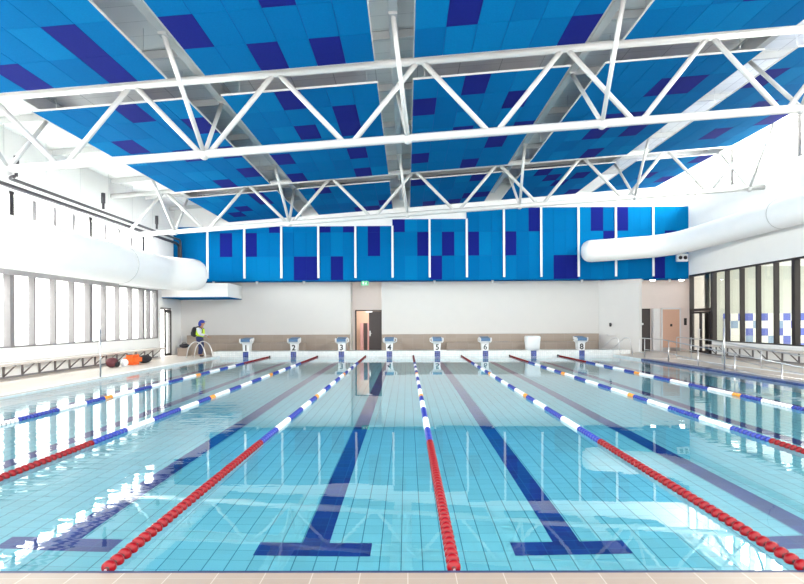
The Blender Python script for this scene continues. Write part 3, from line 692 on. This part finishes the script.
for k in range(7):
    X = -7.5 + 2.5 * k
    t = thing('lane_rope', f'lane rope of red, blue and white floats, {RTH[k]} of the seven', 'lane rope', (X, 0, .018), 0, 'lane ropes stretched down the pool')
    b = MB(); b.tube([(0, -.028, 0), (0, 25, 0)], .01, 6); b.obj('cable', M['steel'], t)
    b = MB(); b.tube([(0, 24.86, 0), (0, 25.0, .03)], .02, 8); b.box(-.04, .04, 24.96, 25.0, -.02, .06); b.obj('anchor_hook', M['frame_dark'], t)
    ys = [.025 + PIT * i for i in range(int(24.8 / PIT))]
    start = max(0, 557 * abs(X + .33) / 398 - 4 - .3)
    near = [y for y in ys if y >= start][:100]; ns = set(near)
    for y in near:
        c = bcol(y); o = bpy.data.objects.new('float_disc', proto[c]); C.objects.link(o); o.parent = t; o.location = (0, y, 0); o.rotation_euler = (0, random.uniform(0, 6.28), 0)
        o['label'] = fl_lab[c]
    rest = MB(); order = ['red', 'fblue', 'fwhite', 'forange']
    for y in ys:
        if y in ns: continue
        mi = order.index(bcol(y)); n = 10
        pr = [(-.05, .018), (-.030, .022), (-.026, .044), (.0, .052), (.026, .044), (.030, .022), (.05, .018)]
        rings = [[rest.b.verts.new((r * math.cos(2 * math.pi * i / n), y + yy, r * math.sin(2 * math.pi * i / n))) for i in range(n)] for yy, r in pr]
        for r0, r1 in zip(rings, rings[1:]):
            for i in range(n):
                f = rest.b.faces.new((r0[i], r0[(i + 1) % n], r1[(i + 1) % n], r1[i])); f.smooth = True; f.material_index = mi
    o = rest.obj('float_discs', [M[c] for c in order], t); o['kind'] = 'stuff'

# ---------------------------------------------------------------- wall benches
def wall_bench(say, X, s, y0, y1, step, zt):
    t = thing('wall_bench', say, 'bench', (X, 0, 0))
    L = .48
    b = MB()
    for q in range(4):
        a, c = s * (.03 + q * .115), s * (.03 + q * .115 + .1); b.box(min(a, c), max(a, c), y0, y1, zt - .04, zt)
    b.obj('seat_slats', M['bench_wood'], t)
    b = MB(); a, c = s * L, s * (L + .02); b.box(min(a, c), max(a, c), y0, y1, zt - .075, zt); b.obj('front_rail', M['bench_wood'], t)
    y = y1 - .4
    while y > y0:
        b = MB(); a, c = s * .01, s * .05
        b.box(min(a, c), max(a, c), y - .03, y + .03, .08, zt - .04)
        b.tube([(s * .03, y, .13), (s * (L - .03), y, zt - .06)], .024, 6)
        a, c = s * .01, s * (L - .02); b.box(min(a, c), max(a, c), y - .02, y + .02, zt - .07, zt - .04)
        b.obj('bracket', M['bracket'], t); y -= step
wall_bench('long slatted bench on grey brackets under the left windows', XL, 1, 2, 24.2, .86, .57)
wall_bench('long slatted bench on grey brackets below the right glazing', XR, -1, 6, 24.1, .97, .60)
b = MB(); b.box(XL, XL + .03, YB, 24.4, .06, .12); struct(b.obj('baseboard_left', M['frame_grey']))
b = MB(); b.box(XR - .03, XR, YB, 24.15, .08, .14); struct(b.obj('baseboard_right', M['frame_grey']))

# ---------------------------------------------------------------- handrails
def rail(say, loops, posts, mids, r=.022):
    t = thing('handrail', say, 'handrail', (0, 0, 0))
    for p in loops: b = MB(); b.tube(rounded(p, .1), r, 8); b.obj('top_rail', M['steel'], t)
    for p in mids: b = MB(); b.tube(p, r * .8, 8); b.obj('mid_rail', M['steel'], t)
    for (x, y, z0, z1) in posts: b = MB(); b.tube([(x, y, z0), (x, y, z1)], r, 8); b.obj('post', M['steel'], t)
    return t
def zr(y): return 1.0 if y > 20.5 else 1.0 - (20.5 - y) * .062
X1, X2 = 10.85, 12.06
rail('stainless handrail beside the navy pool edge at the ramp',
     [[(X1, 22.3, .3), (X1, 22.9, .3), (X1, 22.9, .98), (X1, 20.5, .98), (X1, 6, zr(6))]],
     [(X1, y, 0.05 - max(0, 21.5 - y) * .062, zr(y)) for y in (22.3, 19.9, 17.5, 15.1, 12.7, 10.3, 8)], [[(X1, 22.3, .45), (X1, 20.5, .45), (X1, 6, zr(6) - .5)]])
rail('stainless handrail on the deck side of the ramp',
     [[(X2, 21.7, .1), (X2, 21.7, 1.05), (X2, 19.0, 1.0), (X2, 6, zr(6) + .1)]],
     [(X2, y, .08, zr(y) + .08) for y in (20.4, 18.0, 15.6, 13.2, 10.8, 8.4)], [[(X2, 21.7, .55), (X2, 6, zr(6) - .4)]])
for x, say in ((9.75, 'left'), (10.35, 'right')):
    t = thing('pool_step_rail', f'bent stainless grab rail at the far right pool corner, {say} of two', 'handrail', (x, 24.2, 0), 0, 'grab rails by the far right corner')
    b = MB(); b.tube(rounded([(0, 1.0, .3), (.55, .6, .95), (.72, .4, .93), (.78, .2, .08 if x > 10 else .02)], .12), .022, 8); b.obj('rail_tube', M['steel'], t)
for x, say in ((-11.15, 'nearer'), (-11.0, 'farther')):
    yy = 23.6 if say == 'nearer' else 24.2
    t = thing('pool_ladder_rail', f'looped white-metal ladder rail by the standing person, {say} of two', 'handrail', (x, yy, .06), 0, 'ladder rails at the far left corner')
    b = MB(); b.tube(rounded([(-.15, 0, 0), (-.05, 0, .55), (.25, 0, .85), (.6, 0, .72), (.78, 0, .3), (.82, 0, -.3)], .25, 8), .024, 10); b.obj('rail_tube', M['steel'], t)
    b = MB(); b.tube([(-.15, 0, 0), (-.15, 0, .02)], .06, 12); b.obj('base_flange', M['steel'], t)
for x, y, h, say in ((-10.15, 13.75, 1.62, 'slim white upright pole on the left pool edge'), (10.5, 15.1, 1.86, 'slim white upright pole at the right pool edge')):
    t = thing('flag_pole', say, 'pole', (x, y, .06))
    b = MB(); b.tube([(0, 0, 0), (0, 0, h - .06)], .026, 10); b.obj('tube', M['steel'], t)
    b = MB(); b.tube([(0, 0, 0), (0, 0, .03)], .06, 12); b.obj('base_collar', M['steel'], t)

# ---------------------------------------------------------------- bags by the left bench
t = thing('duffel_bag', 'bright orange bag lying on the deck before the left bench', 'bag', (-11.9, 19.4, .06))
b = MB(); b.box(-.26, .26, -.4, .4, 0, .42); b.obj('body', M['orange_cloth'], t, bevel=.12)
b = MB(); b.tube([(-.0, -.36, .425), (0, .36, .425)], .012, 6); b.obj('zip', M['black_cloth'], t)
b = MB(); b.tube(arc((.1, 0, .38), .2, 0, 180, 8, (0, 1, 0), (.2, 0, .9)), .018, 6); b.obj('strap', M['beigewall'], t)
t = thing('duffel_bag', 'black bag right of the orange bag before the left bench', 'bag', (-11.9, 20.45, .06))
b = MB(); b.ell((0, 0, .17), (.24, .5, .175), 20); b.obj('body', M['black_cloth'], t)
b = MB(); b.tube(arc((.1, 0, .25), .16, 0, 180, 8, (0, 1, 0), (.3, 0, .8)), .018, 6); b.obj('strap', M['black_cloth'], t)
t = thing('backpack', 'dark maroon backpack slumped left of the orange bag', 'bag', (-11.95, 17.85, .06))
b = MB(); b.ell((0, 0, .2), (.2, .3, .2), 18); b.obj('body', M['maroon'], t)
b = MB(); b.ell((.17, .05, .13), (.08, .17, .12), 14); b.obj('front_pocket', M['black_cloth'], t)
t = thing('helmet', 'white helmet lying between the maroon backpack and orange bag', 'helmet', (-11.8, 18.5, .06))
b = MB(); b.ell((0, 0, .15), (.15, .18, .15), 18); b.obj('shell', M['plastic_white'], t)
b = MB(); b.tube([(0, 0, .0), (0, 0, .02)], .18, 20); b.obj('brim', M['plastic_white'], t)
# crate and dark bags behind the person
t = thing('storage_crate', 'low greige tiled box in the far left corner behind the person', 'box', (-11.95, 25.6, .06))
b = MB(); b.box(-.5, .0, -.3, .3, 0, .42); b.obj('body', M['benchtile'], t)
t = thing('kit_bag', 'small dark bag lying on the low box in the corner', 'bag', (-12.2, 25.6, .48))
b = MB(); b.ell((0, 0, .12), (.26, .18, .12), 14); b.obj('body', M['black_cloth'], t)
b = MB(); b.tube(arc((0, 0, .18), .12, 0, 180, 8, (1, 0, 0), (0, 0, 1)), .012, 6); b.obj('strap', M['black_cloth'], t)
b = MB(); b.box(-12.1, -12.0, 27.37, 27.4, 1.45, 1.65); tag(b.obj('wall_switch', M['frame_grey']), 'small grey switch plate low on the far wall near the left corner', 'switch')
# shower fitting on the angled pier
t = thing('pool_shower', 'small wall shower tap on the white pier at right', 'shower', (10.95, 27.0, 1.0))
b = MB(); b.box(-.05, .05, -.06, 0, .5, .7); b.tube([(0, -.05, .6), (0, -.2, .62)], .02); b.obj('valve', M['frame_dark'], t)
b = MB(); b.box(-.2, .2, -.3, 0, .02, .05); b.obj('shelf', M['steel'], t)

# ---------------------------------------------------------------- person
def skin_mesh(name, verts, edges, mat_, parent, sub=2, root=0):
    me = bpy.data.meshes.new(name); me.from_pydata([v[:3] for v in verts], edges, []); me.update()
    o = bpy.data.objects.new(name, me); link(o, parent)
    sm = o.modifiers.new('skin', 'SKIN'); sm.use_smooth_shade = True
    for i, v in enumerate(verts):
        sv = me.skin_vertices[0].data[i]; rx = v[3]; ry = v[4] if len(v) > 4 else rx
        sv.radius = (rx, ry); sv.use_root = (i == root)
    s2 = o.modifiers.new('sub', 'SUBSURF'); s2.levels = sub; s2.render_levels = sub
    dg = bpy.context.evaluated_depsgraph_get(); me2 = bpy.data.meshes.new_from_object(o.evaluated_get(dg))
    o.modifiers.clear(); o.data = me2; me2.materials.clear(); me2.materials.append(mat_)
    return o
# faces +x, looks down towards the pool, one hand forward on the ladder rail
P = thing('person', 'person in blue cap, yellow vest and black backpack standing on the left deck', 'person', (-11.12, 24.9, .06)); P.scale = (1.12, 1.12, 1.0)
V = [(0, 0, .98, .13), (.02, 0, 1.2, .125), (.05, 0, 1.42, .13), (.09, 0, 1.54, .06), (.13, 0, 1.66, .085), (.14, 0, 1.75, .08),
     (0, .1, .92, .095), (.06, .11, .52, .065), (-.04, .11, .10, .045), (.12, .11, .045, .035),
     (0, -.1, .92, .095), (.1, -.11, .52, .065), (.04, -.11, .10, .045), (.2, -.11, .045, .035),
     (.04, .19, 1.42, .06), (.08, .25, 1.15, .045), (.32, .22, 1.02, .034), (.39, .21, .99, .028),
     (.04, -.19, 1.42, .06), (.1, -.25, 1.16, .045), (.34, -.2, 1.1, .034), (.41, -.19, 1.08, .028)]
E_ = [(0, 1), (1, 2), (2, 3), (3, 4), (4, 5), (0, 6), (6, 7), (7, 8), (8, 9), (0, 10), (10, 11), (11, 12), (12, 13), (2, 14), (14, 15), (15, 16), (16, 17), (2, 18), (18, 19), (19, 20), (20, 21)]
skin_mesh('body', V, E_, M['skin'], P)
for s, (hx, hy, hz) in ((1, (.40, .21, .985)), (-1, (.42, -.19, 1.075))):
    for i in range(4):
        o = (i - 1.5) * .022; ln = (.07, .085, .08, .06)[i]
        skin_mesh('finger', [(hx, hy + o, hz, .011), (hx + ln * .6, hy + o * 1.2, hz - .005, .010), (hx + ln * .9, hy + o * 1.2, hz - .04, .008)], [(0, 1), (1, 2)], M['skin'], P, 1)
    skin_mesh('thumb', [(hx - .03, hy - s * .02, hz, .012), (hx + .01, hy - s * .055, hz - .01, .011), (hx + .035, hy - s * .055, hz - .035, .009)], [(0, 1), (1, 2)], M['skin'], P, 1)
TV = [(0, 0, 1.12, .17), (0, 0, .96, .19), (0, .1, .86, .14), (.06, .11, .52, .115), (-.03, .11, .10, .095), (0, -.1, .86, .14), (.1, -.11, .52, .115), (.05, -.11, .10, .095)]
skin_mesh('trousers', TV, [(0, 1), (1, 2), (2, 3), (3, 4), (1, 5), (5, 6), (6, 7)], M['navy_cloth'], P)
SV = [(0, 0, .98, .18), (.02, 0, 1.2, .18), (.05, 0, 1.42, .175), (.04, .19, 1.42, .1), (.08, .25, 1.16, .08), (.30, .22, 1.03, .062), (.04, -.19, 1.42, .1), (.1, -.25, 1.17, .08), (.32, -.205, 1.105, .062)]
skin_mesh('shirt', SV, [(0, 1), (1, 2), (2, 3), (3, 4), (4, 5), (2, 6), (6, 7), (7, 8)], M['shirt'], P)
skin_mesh('safety_vest', [(.01, 0, .98, .20, .21), (.03, 0, 1.2, .205, .22), (.05, 0, 1.40, .20, .21), (.06, 0, 1.48, .13, .15)], [(0, 1), (1, 2), (2, 3)], M['hivis'], P)
skin_mesh('shoe', [(-.05, .11, .05, .055), (.08, .11, .045, .05), (.16, .11, .035, .035)], [(0, 1), (1, 2)], M['black_cloth'], P)
skin_mesh('shoe', [(.03, -.11, .05, .055), (.16, -.11, .045, .05), (.24, -.11, .035, .035)], [(0, 1), (1, 2)], M['black_cloth'], P)
b = MB(); b.ell((.13, 0, 1.74), (.105, .085, .12), 18); hd = b.obj('head', M['skin'], P)
b = MB(); b.tube([(.22, 0, 1.745), (.255, 0, 1.705), (.225, 0, 1.70)], [.012, .017, .012], 8); b.obj('nose', M['skin'], hd)
for s in (-1, 1):
    b = MB(); b.ell((.222, s * .034, 1.75), (.01, .014, .008), 10); b.obj('eye', M['black'], hd)
    b = MB(); b.ell((.12, s * .087, 1.735), (.025, .012, .035), 10); b.obj('ear', M['skin'], hd)
b = MB(); b.ell((.222, 0, 1.672), (.012, .026, .006), 10); b.obj('mouth', M['maroon'], hd)
b = MB(); b.ell((.095, 0, 1.735), (.10, .095, .125), 16); b.obj('hair', M['hair'], P)
b = MB(); b.ell((.11, 0, 1.80), (.135, .118, .105), 18); b.ell((.04, 0, 1.70), (.10, .115, .15), 16); cp = b.obj('cap', M['blue_cloth'], P)
b = MB(); b.ell((.25, 0, 1.805), (.085, .075, .012), 14); b.obj('cap_peak', M['blue_cloth'], cp)
b = MB(); b.ell((-.24, 0, 1.28), (.13, .17, .27), 20); b.ell((-.33, 0, 1.2), (.07, .13, .15), 16); bp_ = b.obj('backpack', M['black_cloth'], P)
for s in (-1, 1):
    b = MB(); b.tube(rounded([(-.2, s * .1, 1.5), (.0, s * .12, 1.585), (.19, s * .12, 1.42), (.17, s * .14, 1.2), (-.15, s * .14, 1.08)], .1), .018, 8); b.obj('strap', M['black_cloth'], bp_)

# ---------------------------------------------------------------- outside the left windows
b = MB(); b.box(-60, XL - .3, -30, 50, -.3, -.05); struct(b.obj('floor_outside', M['paving']))
t = thing('neighbour_building', 'pale low building with blue glass seen through the left windows', 'building', (-40, 14, -.05))
b = MB(); b.box(-4, 4, -26, 34, 0, 3.4); b.obj('walls', M['outwall'], t)
for k in range(12):
    b = MB(); b.box(4.0, 4.06, -24 + k * 4.8, -21.4 + k * 4.8, .5, 2.3); b.obj('window', M['outglass'], t)
